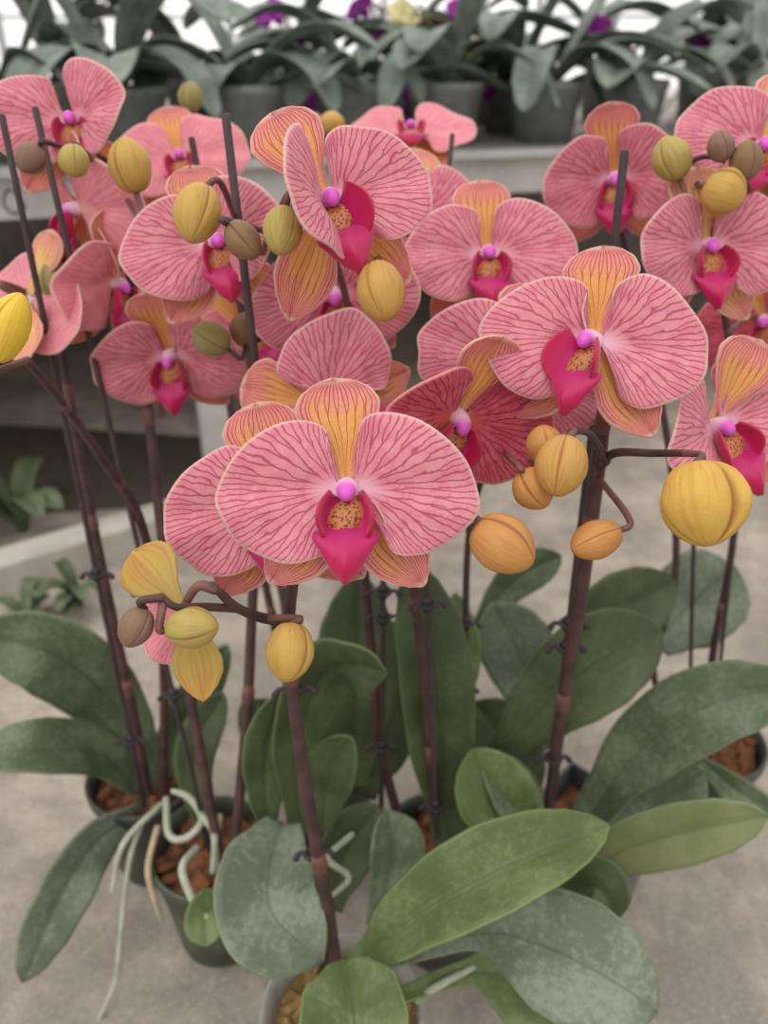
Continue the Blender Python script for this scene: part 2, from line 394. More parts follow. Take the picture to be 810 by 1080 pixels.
BT = {'y': (.92, .88, .85), 'yy': (1.35, 1.40, .62), 'o': (.92, .66, .75), 'g': (.52, .66, .9), 'br': (.42, .38, .72), 'yg': (.74, .86, .95), 'gp': (.42, .38, 1.0), 'oy': (.92, .78, .8), 'b': (1.06, .98, .8)}
def bud(plant, px, py, w, h, d, ang, tint='y', to=None, fwd=.25, lobe=.10, spin=None, bend=None, label=None):
    """egg-shaped bud; ang = image direction from its stalk to its tip."""
    a = math.radians(ang); ax = (RX*math.cos(a) + UP*math.sin(a) + BK*fwd).normalized()
    c = at(px, py, d); r = w*d/F/2; L = h*d/F/math.sqrt(max(.3, 1-(ax.dot(BK))**2))*.98
    prof = [(.0005, 0), (.30, .012), (.55, .06), (.80, .18), (.96, .36), (1.0, .52), (.91, .67), (.70, .82), (.42, .93), (.20, .98), (.02, 1.0)]
    pr = cr(prof, 22); pr = [(max(.0001, x*r), (z-.5)*L) for x, z in pr]
    sp = spin if spin is not None else random.uniform(0, 2)
    def lob(x, t):
        q = (((x+sp)/(2*PI)*3+.5) % 1)-.5
        return 1 - lobe*.8*math.exp(-(q/.06)**2)*(1-.5*t) + lobe*.9*((q+1) % 1 - .5)*math.sin(PI*min(1, t*1.1))*.8
    mb = MB(); mb.lathe(c, pr, 48, ax, lob)
    mb.uv = [((u+sp/(2*PI)), v) for u, v in mb.uv]
    b = mb.build('bud', 'bud_skin', plant, color=BT[tint])
    if label: b['label'] = label
    s = c - ax*L*.48
    if to is not None:
        e = at(*to); ctrl = s - ax*max(.006, (s-e).length*.35) if bend is None else at(*bend)
        MB().tube([s, ctrl, e], [max(.0011, r*.15), .0013, .0015], 8, 14).build('bud_stalk', 'pedicel_skin' if tint not in ('g', 'gp', 'br') else 'brown_stem', b)
    return b
def stem(plant, pts, rad, mat='brown_stem', name='flower_stem', nodes=True):
    rad = [x*.86 for x in rad]
    P = [at(*p) for p in pts]
    n = 8*(len(P)-1)+1
    mb = MB().tube(P, [r for r in rad] if isinstance(rad, (list, tuple)) else rad, 10, n)
    o = mb.build(name, mat, plant)
    if nodes:                                       # ring-like growth nodes with a small bract
        q = cr(P, 60)
        for k in (14, 30, 45):
            p = V(q[k]); t = (V(q[k+1])-V(q[k-1])).normalized(); r = (rad[min(len(rad)-1, int(k/60*len(rad)))] if isinstance(rad, (list, tuple)) else rad)
            MB().lathe(p, [(r*.9, -r*1.4), (r*1.15, -r*.8), (r*1.22, 0), (r*1.14, r*1.2), (r*.9, r*3.4)], 12, t).build('bract', 'pedicel_skin', o)
    return o
def clip(stake, p, t, r):
    """butterfly clip: a ring round stem and stake with two finger tabs."""
    t = t.normalized(); u = t.cross(BK).normalized(); b = t.cross(u)
    mb = MB()
    ring = [p + (u*math.cos(x)+b*math.sin(x))*r*2.0 for x in [2*PI*k/10 for k in range(11)]]
    mb.tube(ring, r*.62, 8, 24)
    for sg in (-1, 1):
        mb.tube([p+u*sg*r*1.8, p+u*sg*r*3.4+b*r*.5, p+u*sg*r*4.6+t*r*1.2], [r*.6, r*.55, r*.9], 8, 8)
    mb.tube([p-t*r*1.6, p+t*r*1.6], r*1.5, 8, 6)
    mb.build('clip', 'clip_plastic', stake)
def stake(plant, top, bot, r=.0016, clips=()):
    """straight rod from top to bottom; clips = fractions along it."""
    a, b = at(*top), at(*bot)
    m = MB().tube([a, a.lerp(b, .33), a.lerp(b, .66), b], r, 10, 8); o = m.build('support_stake', 'dark_stake', plant)
    for c in clips: clip(o, a.lerp(b, c), b-a, r*1.25)
    return o
LPROF = [(0, .34), (.1, .40), (.3, .74), (.5, .96), (.65, 1.0), (.8, .86), (.9, .62), (.96, .36), (1.0, .03)]
LSTRAP = [(0, .45), (.15, .55), (.4, .9), (.6, 1.0), (.8, .88), (.92, .58), (.97, .34), (1.0, .03)]
LPET = [(0, .16), (.22, .22), (.38, .62), (.55, .96), (.68, 1.0), (.82, .86), (.92, .58), (.97, .34), (1.0, .03)]
LROUND = [(0, .36), (.12, .55), (.3, .9), (.5, 1.0), (.7, .98), (.85, .78), (.94, .48), (1.0, .03)]
def leaf(plant, pts, w, mat='leaf_green', tilt=0, fold=.22, prof=LPROF, wave=.03, name='leaf', raw=False, seed=0, label=None):
    """centre line in (px, py, depth); w = full width in metres."""
    n, m = 30, 13
    P = [p if raw else at(*p) for p in pts]
    q = [V(x) for x in cr(P, n)]; vs = []; uvs = []
    pw = None
    for i in range(n):
        t = i/(n-1); T = (q[min(i+1, n-1)]-q[max(i-1, 0)]).normalized()
        view = (CL-q[i]).normalized() if not raw else V((0, 0, 1))
        wd = T.cross(view)
        if wd.length < .05 and pw: wd = pw
        wd = wd.normalized()
        if pw: wd = (wd*.5+pw*.5); wd = (wd-T*wd.dot(T)).normalized()
        pw = wd
        wd2 = Matrix.Rotation(math.radians(tilt if not isinstance(tilt, tuple) else tilt[0]+(tilt[1]-tilt[0])*t), 3, T) @ wd
        nn = wd2.cross(T).normalized(); hw = w/2*interp(prof, t)
        for j in range(m):
            s = -1+2*j/(m-1)
            z = fold*hw*(abs(s)**1.25) - .10*hw*math.exp(-(s/.10)**2) + wave*w*math.sin(t*7+seed+(2 if s > 0 else 0))*s*s
            vs.append(q[i]+wd2*s*hw+nn*z); uvs.append(((s+1)/2, t))
    o = link(name, vs, grid_faces(n, m), mat, plant, uvs, solid=.0016)
    if label: o['label'] = label
    return o
def pot(plant, x, y, mat, h=.10, r=.048, fill='moss', z0=0.0, chips=60, seg=40):
    c = V((x, y, z0)); rb = r*.78
    prof = [(.001, .0), (rb*.9, .0), (rb, .004), (rb+(r-rb)*.45, h*.5), (r-.0008, h-.012), (r+.0012, h-.010), (r+.0018, h-.002), (r+.0008, h), (r-.0014, h-.001), (r-.002, h-.014), (rb-.0015, .006), (.001, .005)]
    p = MB().lathe(c, prof, seg).build('pot', mat, plant, smooth=seg > 8)
    mb = MB(); rr = random.Random(int(x*1000)+3)
    zf = h-.016
    mb.lathe(c, [(.001, zf-.02), (r*.86, zf-.02), (r*.90, zf-.004), (r*.6, zf+.001), (.001, zf+.003)], 24 if seg > 8 else seg)
    for k in range(chips):
        a = rr.uniform(0, 2*PI); q = math.sqrt(rr.random())*r*(.84 if seg > 8 else .54); s = rr.uniform(.004, .009)
        X = V((rr.uniform(-1, 1), rr.uniform(-1, 1), rr.uniform(-.5, .5))).normalized(); Y = X.orthogonal().normalized(); Z = X.cross(Y)
        mb.box(c+V((q*math.cos(a), q*math.sin(a), zf+rr.uniform(0, .007))), X*s, Y*s*.5, Z*s*.3)
    f = mb.build('bark_chips' if fill == 'bark' else 'moss', fill, plant, smooth=False); f['kind'] = 'stuff'
    return p
def roots(plant, lst):
    for pts, r, mat in lst:
        P = [at(*p) if len(p) == 3 else p for p in pts]
        MB().tube(P, [r*1.0]*(len(P)-1)+[r*.7], 8).build('aerial_root', mat, plant)
#PLANTS
GP = 'potted orchids in the cluster'
def orchid(label, x, y, mat, fill='moss', r=.048, h=.10, seg=40):
    p = thing('potted_orchid', label, 'orchid', (x, y, 0), GP)
    pot(p, x, y, mat, h, r, fill, seg=seg)
    return p
PC = orchid('front potted orchid bearing the large pink flower in the foreground, in the nearest clear pot', -.025, .27, 'clear_pot')
PB = orchid('potted orchid in the clear pot with orange bark, a round grey leaf drooping in front', -.125, .385, 'olive_pot', 'bark', .043)
PA = orchid('leftmost potted orchid with long grey roots hanging over its dark pot', -.192, .452, 'black_pot', 'bark', .043)
PD = orchid('middle potted orchid with one tall upright dark leaf, behind the front pot', .045, .385, 'black_pot', 'bark')
PE = orchid('right potted orchid with broad leaves spreading right and a fat opening yellow bud', .152, .405, 'grey_pot', 'bark', .058, seg=4)
PF = orchid('rear right potted orchid whose flowers reach the top right corner', .272, .49, 'black_pot', 'bark', .045)
PG = orchid('rear middle potted orchid, half hidden, bearing the pale pink flower at the back', -.05, .485, 'black_pot', 'bark', .045)
# ---- stems
stem(PC, [(358, 1050, .482), (346, 960, .455), (324, 840, .402), (308, 720, .362), (305, 650, .340), (318, 575, .33), (345, 515, .315)], [.0044, .0042, .0038, .0034, .003, .0026, .002])
stem(PC, [(306, 655, .338), (278, 652, .305), (250, 641, .283), (232, 625, .272), (222, 616, .27)], [.0026, .0023, .002, .0017, .0014], nodes=False)
stem(PC, [(252, 642, .284), (215, 640, .272), (185, 640, .264), (172, 630, .262)], [.0018, .0017, .0015, .0012], nodes=False)
stem(PD, [(470, 915, .555), (457, 820, .525), (445, 690, .48), (436, 600, .445), (450, 520, .41), (470, 455, .375)], [.0042, .004, .0036, .0032, .0028, .0022])
stem(PD, [(425, 880, .57), (402, 790, .545), (392, 690, .51), (384, 600, .48), (372, 480, .45), (378, 380, .43), (410, 300, .425), (440, 250, .43)], [.004, .004, .0036, .0034, .003, .0028, .0024, .002])
stem(PD, [(500, 900, .57), (492, 700, .54), (495, 560, .50), (520, 470, .45), (540, 400, .42)], [.003, .0028, .0026, .0024, .002])
stem(PE, [(576, 882, .582), (590, 765, .50), (612, 630, .425), (630, 500, .372), (636, 440, .355), (634, 390, .345)], [.0048, .0046, .0044, .004, .0034, .0024])
stem(PE, [(634, 492, .366), (648, 478, .340), (690, 478, .318), (722, 478, .300)], [.0026, .0022, .0018, .0016], nodes=False)
stem(PE, [(640, 487, .352), (622, 458, .325), (602, 455, .308)], [.0022, .0018, .0015], nodes=False)
stem(PF, [(742, 800, .66), (752, 690, .62), (772, 580, .57), (780, 450, .515), (764, 330, .47), (742, 215, .43), (722, 172, .41)], [.0036, .0034, .003, .0028, .0026, .0022, .0018])
stem(PF, [(735, 800, .66), (690, 715, .63), (712, 610, .575), (705, 470, .52), (668, 300, .49), (650, 215, .48)], [.0034, .003, .003, .0028, .0024, .002])
stem(PA, [(158, 846, .632), (140, 750, .59), (112, 620, .54), (88, 500, .505), (70, 400, .48), (60, 330, .465)], [.0044, .0042, .0038, .0034, .003, .0024])
stem(PA, [(172, 852, .632), (172, 690, .55), (150, 555, .49), (105, 480, .42), (62, 420, .37), (28, 380, .325)], [.0042, .0036, .0034, .0028, .0024, .002])
stem(PB, [(235, 920, .56), (205, 760, .53), (176, 600, .50), (158, 450, .475), (140, 300, .455), (125, 190, .445), (100, 160, .44)], [.0044, .004, .0038, .0034, .003, .0026, .002])
stem(PB, [(245, 920, .56), (260, 760, .52), (266, 640, .49), (275, 480, .45), (262, 360, .43), (240, 270, .42)], [.0042, .004, .0036, .0032, .0028, .0022])
stem(PG, [(330, 820, .665), (300, 640, .61), (298, 480, .57), (318, 350, .54), (380, 230, .54), (432, 160, .57)], [.004, .0036, .0032, .003, .0026, .002])
stem(PG, [(325, 820, .665), (285, 640, .61), (250, 470, .57), (222, 300, .54), (200, 190, .53)], [.004, .0036, .0032, .003, .002])
# ---- stakes
stake(PA, (2, 122, .386), (152, 850, .60), .0017, (.56, .86))
stake(PB, (37, 114, .40), (222, 900, .575), .0017, (.56, .72))
stake(PG, (202, 146, .43), (330, 800, .655), .0018, (.70, .85))
stake(PC, (238, 122, .345), (346, 1020, .475), .0019, (.60, .825))
stake(PG, (477, 142, .50), (420, 790, .65), .0016, (.72,))
stake(PE, (659, 160, .345), (574, 880, .56), .0019, (.58, .62, .83))
stake(PD, (498, 420, .46), (484, 890, .575), .0016, (.45, .6))
stake(PD, (445, 500, .40), (462, 905, .55), .0017, (.27, .82))
stake(PD, (405, 520, .45), (402, 870, .57), .0017, (.25, .32, .72))
stake(PF, (790, 420, .50), (748, 806, .668), .0015, (.72,))
stake(PF, (735, 430, .50), (726, 806, .668), .0015, (.75,))
# ---- flowers
fl = flower
fl(PC, 366, 518, .278, 0, 0, 0, to=(345, 530, .318), cup=-.03, seed=1, label='largest flower, nearest the viewer', da=2, lf=-.05, rf=-.05)
fl(PC, 292, 532, .305, -4, 0, 8, to=(318, 575, .33), seed=2, cup=-.04)
fl(PE, 625, 362, .318, -22, 2, -10, to=(634, 400, .347), seed=3, lf=.28, rf=-.28, cup=-.06, label='flower with its magenta lip turned left', ly=-18, op=(1.0, .1))
fl(PD, 482, 442, .335, 22, -32, -14, to=(470, 470, .38), seed=4, pm='red_petal', db=.55, lf=.25, cup=.06, label='pink flower nodding downward, its shade painted in red')
fl(PD, 345, 428, .365, 5, 0, 72, to=(376, 440, .44), seed=5, cup=-.08)
fl(PD, 540, 388, .362, 0, 0, -22, to=(525, 450, .44), seed=6, cup=-.06)
fl(PD, 348, 214, .305, 14, 0, 20, to=(378, 370, .43), seed=7, lf=1.0, rf=-.05, cup=-.04, rsc=.92, da=8, ly=-6, op=(.2, .9), db2=-.9, label='flower tilted left with a tall orange sepal')
fl(PD, 514, 270, .408, 3, 0, 0, to=(445, 262, .43), seed=8, lf=.2, rf=.2)
fl(PF, 648, 190, .46, -10, -18, 0, to=(655, 230, .485), seed=9, tint=(.9, .82, .86), db=.5, lf=.3, rf=.55, cup=.03)
fl(PF, 745, 262, .395, 6, -6, 2, to=(755, 270, .45), seed=10, sm='yellow_sepal', lf=.35, rf=.15, tint=(.96, .94, .96))
fl(PF, 803, 158, .40, -8, 0, -28, to=(750, 235, .435), seed=11, sm='yellow_sepal', tint=(.97, .95, .97))
fl(PF, 756, 452, .345, 14, 0, 22, to=(778, 470, .52), seed=12, lf=.5, rf=-.1, db=.7, da=-50, cup=-.04)
fl(PB, 74, 130, .43, 18, 0, 8, to=(105, 165, .44), seed=13, rf=.95, lf=.1, pm='pink_petal', hide=('d',), label='pink flower at the upper left with one petal upright')
fl(PB, 228, 258, .385, 18, 0, 12, to=(242, 275, .42), seed=14, rf=1.05, lf=-.05)
fl(PB, 180, 376, .455, -4, -34, 0, to=(170, 440, .478), seed=15, tint=(.92, .85, .86), sm='orange_sepal', db=.5, lf=.3, rf=.2)
fl(PD, 352, 312, .40, 8, -25, 10, to=(385, 350, .43), seed=16, lf=.3, rf=.4)
fl(PG, 433, 140, .56, 0, 30, 0, to=(432, 165, .575), seed=17, pm='pale_petal', hide=('d',), label='pale pink flower far at the back')
fl(PG, 190, 168, .52, 6, 6, 10, to=(205, 205, .535), seed=18, pm='pale_petal', sm='orange_sepal')
fl(PB, 82, 222, .44, -58, -15, -20, to=(130, 230, .45), seed=19, pm='pale_petal', rf=-.6)
fl(PB, 122, 300, .45, 68, -20, 15, to=(146, 350, .46), seed=20, pm='pale_petal', sm='yellow_sepal')
fl(PA, 32, 318, .44, 150, -10, 20, to=(60, 340, .467), seed=21, pm='pale_petal', sm='yellow_sepal', hide=('lip',), label='flower seen from behind')
fl(PD, 442, 226, .435, 20, 6, -4, to=(432, 262, .43), seed=22, lf=.4, sm='yellow_sepal')
fl(PG, 262, 350, .47, 10, -5, 40, to=(240, 390, .55), seed=23, pm='pale_petal')
fl(PF, 806, 340, .50, -30, -10, 10, to=(768, 350, .475), seed=24, pm='red_petal')
fl(PC, 200, 646, .282, 180, 0, -50, size=.74, to=(228, 622, .271), seed=25, pm='pale_petal', sm='bud_sepal', hide=('lip', 'l', 's-1'), db=.25, db2=.3, lsc=.8, rsc=.7, pedz=.3, rf=.2, label='half-open yellow flower seen from behind')
# ---- buds
bd = bud
bd(PA, 8, 345, 46, 78, .305, 60, 'yy', to=(28, 380, .325), spin=.6)
bd(PB, 137, 174, 45, 55, .40, 100, 'y', to=(118, 180, .44))
bd(PB, 208, 226, 50, 66, .30, -100, 'y', to=(250, 235, .37), bend=(232, 192, .31), spin=1.2)
bd(PB, 257, 254, 36, 48, .292, -50, 'br', to=(300, 250, .40), bend=(238, 232, .295))
bd(PB, 298, 244, 42, 54, .285, -95, 'yg', to=(262, 300, .42), bend=(300, 212, .295))
bd(PA, 32, 167, 32, 34, .36, -120, 'gp', to=(96, 168, .42), bend=(50, 150, .36))
bd(PA, 78, 170, 32, 34, .36, -80, 'yg', to=(100, 170, .43), bend=(80, 152, .365))
bd(PA, 60, 297, 36, 46, .44, 95, 'g', to=(66, 370, .47))
bd(PD, 402, 308, 52, 66, .295, -80, 'oy', to=(415, 320, .42), bend=(404, 268, .38))
bd(PB, 222, 357, 36, 42, .41, 150, 'g', to=(262, 345, .43))
bd(PB, 257, 347, 36, 30, .42, 170, 'br', to=(268, 360, .432))
bd(PF, 708, 167, 40, 46, .385, 120, 'yg', to=(730, 180, .415))
bd(PF, 760, 154, 28, 32, .37, 110, 'gp', to=(722, 172, .41), bend=(745, 165, .385))
bd(PF, 787, 169, 34, 40, .37, 90, 'br', to=(722, 174, .41), bend=(785, 200, .385))
bd(PF, 764, 203, 50, 44, .375, -30, 'y', to=(726, 182, .412), bend=(738, 196, .39))
bd(PE, 592, 492, 56, 66, .285, -105, 'oy', to=(602, 455, .308), bend=(606, 455, .29), spin=.3)
bd(PD, 563, 516, 44, 46, .295, -60, 'o', to=(520, 465, .42), bend=(545, 490, .30))
bd(PD, 574, 468, 40, 40, .31, 100, 'o', to=(530, 440, .42), bend=(570, 500, .33))
bd(PD, 531, 575, 62, 72, .28, -35, 'o', to=(450, 520, .41), bend=(500, 545, .29), lobe=.2, spin=1.0)
bd(PE, 628, 570, 42, 58, .29, -160, 'o', to=(632, 505, .372), bend=(664, 548, .30))
bd(PE, 741, 532, 92, 90, .28, -88, 'b', to=(722, 478, .300), bend=(740, 480, .285), lobe=.34, spin=1.2, label='fat yellow bud splitting open')
bd(PC, 305, 688, 52, 62, .285, -95, 'y', to=(285, 652, .30), bend=(316, 652, .287), spin=1.5)
bd(PC, 143, 662, 36, 44, .262, -115, 'gp', to=(172, 630, .262), bend=(148, 634, .26))
bd(PC, 203, 662, 44, 58, .26, 5, 'yg', to=(172, 636, .263), bend=(168, 664, .26))
bd(PG, 350, 130, 28, 24, .56, 90, 'y', to=(390, 215, .54))
bd(PG, 201, 102, 26, 30, .56, 80, 'g', to=(200, 190, .53))
# ---- leaves
lf = leaf
lf(PA, [(165, 846, .648), (125, 752, .62), (60, 692, .575), (-30, 668, .56)], .062, 'leaf_green', -18, seed=1)
lf(PA, [(162, 850, .645), (110, 798, .61), (45, 789, .565), (-35, 797, .55)], .042, 'leaf_green', 25, seed=2)
lf(PA, [(162, 852, .64), (105, 885, .595), (62, 950, .56), (24, 1036, .55)], .041, 'leaf_grey', -25, seed=3, prof=LSTRAP)
lf(PA, [(168, 850, .65), (190, 765, .64), (240, 680, .625)], .036, 'leaf_green', 20, seed=4)
lf(PB, [(283, 885, .52), (280, 800, .49), (302, 728, .475)], .030, 'leaf_dark', 10, seed=5)
lf(PB, [(318, 880, .53), (312, 790, .49), (340, 712, .455), (378, 702, .435), (408, 708, .43)], .046, 'leaf_dark', (0, 60), seed=6)
lf(PB, [(340, 880, .53), (345, 825, .50), (370, 776, .48)], .034, 'leaf_dark', -10, seed=7)
lf(PB, [(298, 868, .50), (284, 915, .475), (288, 965, .458), (340, 1014, .445)], .060, 'leaf_grey', 0, prof=LROUND, seed=8, fold=.32, label='round dusty grey leaf')
lf(PB, [(238, 940, .53), (218, 965, .515), (218, 998, .505)], .026, 'leaf_bright', 0, prof=LROUND, seed=9)
lf(PC, [(376, 1018, .455), (440, 965, .43), (530, 915, .42), (642, 870, .425)], .044, 'leaf_bright', -8, fold=.55, seed=10)
lf(PC, [(395, 1015, .475), (505, 985, .45), (565, 995, .43), (630, 1025, .415), (694, 1066, .41)], .062, 'leaf_grey', 0, prof=LPET, seed=11, fold=.1)
lf(PC, [(420, 1050, .475), (500, 1025, .46), (555, 1040, .445), (610, 1075, .43), (655, 1120, .42)], .056, 'leaf_bright', 0, prof=LPET, seed=12)
lf(PC, [(366, 1012, .44), (370, 1050, .42), (376, 1100, .40), (380, 1160, .385)], .054, 'leaf_bright', 0, fold=.5, prof=[(0, .04), (.12, .45), (.35, .9), (.6, 1), (.85, .8), (1, .1)], seed=13)
lf(PD, [(500, 900, .57), (590, 935, .49), (630, 935, .465), (650, 970, .46)], .034, 'leaf_dark', 0, prof=LROUND, seed=14)
lf(PE, [(525, 800, .545), (575, 742, .52), (635, 695, .505), (698, 664, .50)], .060, 'leaf_dark', 0, fold=.15, seed=15)
lf(PE, [(590, 720, .57), (640, 655, .57), (712, 612, .57)], .054, 'leaf_dark', 10, seed=16)
lf(PF, [(690, 680, .64), (735, 632, .635), (776, 598, .63)], .072, 'leaf_grey', 10, prof=LROUND, seed=17)
lf(PE, [(618, 865, .555), (672, 795, .53), (745, 745, .51), (840, 722, .50)], .052, 'leaf_green', 0, fold=.3, prof=LSTRAP, seed=18)
lf(PD, [(490, 893, .575), (580, 932, .515), (660, 896, .48), (740, 874, .46), (810, 860, .45)], .036, 'leaf_olive', 20, fold=.12, prof=LPET, seed=19)
lf(PE, [(630, 880, .555), (690, 850, .55), (742, 812, .55)], .042, 'leaf_green', 0, seed=20)
lf(PF, [(738, 800, .63), (775, 832, .61), (820, 858, .60)], .024, 'leaf_green', 20, seed=21)
lf(PD, [(575, 895, .53), (530, 850, .515), (497, 790, .51)], .050, 'leaf_bright', 0, seed=22, fold=.3)
lf(PD, [(560, 900, .53), (548, 850, .52), (510, 795, .52)], .036, 'leaf_green', 30, seed=32)
lf(PD, [(478, 905, .545), (466, 800, .525), (458, 700, .50), (436, 595, .485)], .048, 'leaf_dark', 8, fold=.2, prof=LSTRAP, seed=23, label='tall upright dark leaf')
lf(PG, [(372, 830, .60), (374, 740, .585), (378, 605, .575)], .062, 'leaf_dark', 5, seed=24)
lf(PD, [(480, 760, .57), (488, 700, .57), (480, 625, .57)], .026, 'leaf_bright', 0, seed=25)
lf(PG, [(500, 665, .66), (545, 610, .65), (592, 586, .645)], .034, 'leaf_green', 10, seed=26)
lf(PD, [(580, 790, .60), (552, 700, .60), (520, 636, .60)], .056, 'leaf_grey', 0, seed=27)
lf(PD, [(395, 975, .50), (415, 905, .505), (408, 855, .51)], .036, 'leaf_green', 20, seed=28, fold=.4)
lf(PD, [(350, 960, .52), (365, 900, .53), (400, 850, .54)], .04, 'leaf_dark', 10, seed=29)
lf(PG, [(560, 850, .6), (540, 790, .6), (500, 740, .6)], .05, 'leaf_dark', 0, seed=30)
lf(PB, [(222, 890, .585), (205, 800, .585), (235, 730, .585)], .03, 'leaf_dark', 0, seed=31)
lf(PG, [(385, 840, .655), (412, 760, .64), (424, 650, .63)], .052, 'leaf_dark', 5, seed=41)  # added rear leaf, standing in for the shade between the stems
lf(PG, [(335, 830, .665), (300, 785, .655), (255, 742, .65)], .048, 'leaf_dark', 0, seed=42)  # another added leaf, darkening the bright gap on the left
# ---- roots
roots(PA, [([(170, 848, .585), (130, 890, .565), (118, 940, .56)], .0022, 'root_skin'),
           ([(150, 868, .58), (136, 910, .565), (126, 1000, .565), (122, 1035, .57), (102, 1080, .575)], .0021, 'root_skin'),
           ([(166, 872, .575), (156, 915, .56), (162, 945, .56), (170, 970, .563)], .0023, 'tan_root'),
           ([(175, 842, .58), (178, 880, .565), (196, 884, .56), (213, 865, .56), (200, 842, .565), (182, 834, .57)], .0026, 'root_skin'),
           ([(214, 862, .56), (226, 880, .55), (224, 920, .545)], .0026, 'root_skin')])
roots(PB, [([(208, 894, .55), (192, 915, .53), (204, 950, .52), (218, 968, .515)], .0026, 'root_skin'),
           ([(232, 860, .57), (228, 900, .55), (232, 930, .55)], .002, 'tan_root')])
roots(PD, [([(372, 880, .52), (346, 905, .51), (368, 925, .50), (350, 945, .50)], .0022, 'root_skin')])
roots(PC, [([(440, 1055, .475), (462, 1040, .463), (500, 1020, .46)], .0024, 'root_skin')])
#SETTING
def tagk(o): o['kind'] = 'structure'; return o
g = [(-9, -2), (9, -2), (9, 16), (-9, 16)]
tagk(link('floor', [V((x, y, 0)) for x, y in g], [(0, 1, 2, 3)], 'concrete', origin=V((0, 0, 0)), smooth=False))
# bench: front edge runs from the left (near) to the right (far)
BZ = .47
E0 = onz(0, 183, BZ); E1 = onz(560, 161, BZ)
BD = (E1-E0); BD.z = 0; BD.normalize(); BP = V((-BD.y, BD.x, 0))
def bp(e, b, z=0): return V((E0.x, E0.y, 0)) + BD*e + BP*b + V((0, 0, z))
def e_for(px, b, z):
    lo, hi = -2., 5.
    for _ in range(50):
        m = (lo+hi)/2
        if proj(bp(m, b, z))[0] < px: lo = m
        else: hi = m
    return lo
bench = thing('greenhouse_bench', 'long grey greenhouse bench with a pale edge board, carrying dark leafy pots', 'bench', bp(.4, .5, 0))
X, Y, Z = BD, BP, V((0, 0, 1))
MB().box(bp(.4, .62, BZ-.012), X*1.9, Y*.60, Z*.012).build('bench_top', 'bench_mesh', bench, smooth=False)
MB().box(bp(.4, .008, BZ-.026), X*1.9, Y*.010, Z*.026).build('edge_board', 'bench_board', bench, smooth=False)
MB().box(bp(.4, -.006, BZ+.001), X*1.9, Y*.014, Z*.004).build('edge_trim', 'grey_steel', bench, smooth=False)
for e in (-1.2, -.30, 0.22, 1.0, 1.9):
    for b in (.06, 1.16):
        MB().box(bp(e, b, (BZ-.05)/2), X*.022, Y*.016, Z*((BZ-.05)/2)).build('leg', 'bench_board', bench, smooth=False)
MB().box(bp(.4, 1.16, .20), X*1.9, Y*.012, Z*.20).build('light_block_panel', 'bench_mesh', bench, smooth=False)  # added panel: blocks far light so the bench underside stays dark
# pale rail lying on the floor, left
k0, k1 = onz(-60, 640, 0), onz(232, 548, 0)
kd = (k1-k0).normalized(); kn = V((-kd.y, kd.x, 0))
tagk(MB().box((k0+k1)/2+Z*.022, kd*((k1-k0).length/2), kn*.024, Z*.022).build('trim_1', 'pale_timber', smooth=False))
s0 = [onz(-300, 560, .002), onz(235, 530, .002), onz(380, 470, .002), onz(-300, 430, .002)]
tagk(link('ground_patch', s0, [(0, 1, 2, 3)], 'dark_ground', smooth=False))  # dark mottled sheet just above the floor, behind the rail
# weeds on the dark ground
def weed(label, px, py, seed, nleaf=9, s=.05):
    r = random.Random(seed); c = onz(px, py, 0)
    t = thing('leafy_weed', label, 'weed', c, 'weeds beside the pale rail')
    for k in range(nleaf):
        a = r.uniform(0, 2*PI); h = r.uniform(.5, 1.2)*s; q = V((math.cos(a), math.sin(a), 0))
        leaf(t, [c, c+q*s*.4+Z*h, c+q*s*.9+Z*h*1.3, c+q*s*1.4+Z*h*1.1], s*.5, r.choice(['leaf_green', 'leaf_dark']), raw=True, prof=LROUND, seed=k)
weed('dark leafy weed behind the pale rail at far left', 25, 560, 3, 10, .07)
weed('low green weed in front of the pale rail, left of the stake', 85, 640, 5, 8, .035)
weed('small weed at the left edge in front of the pale rail', 30, 660, 8, 7, .03)
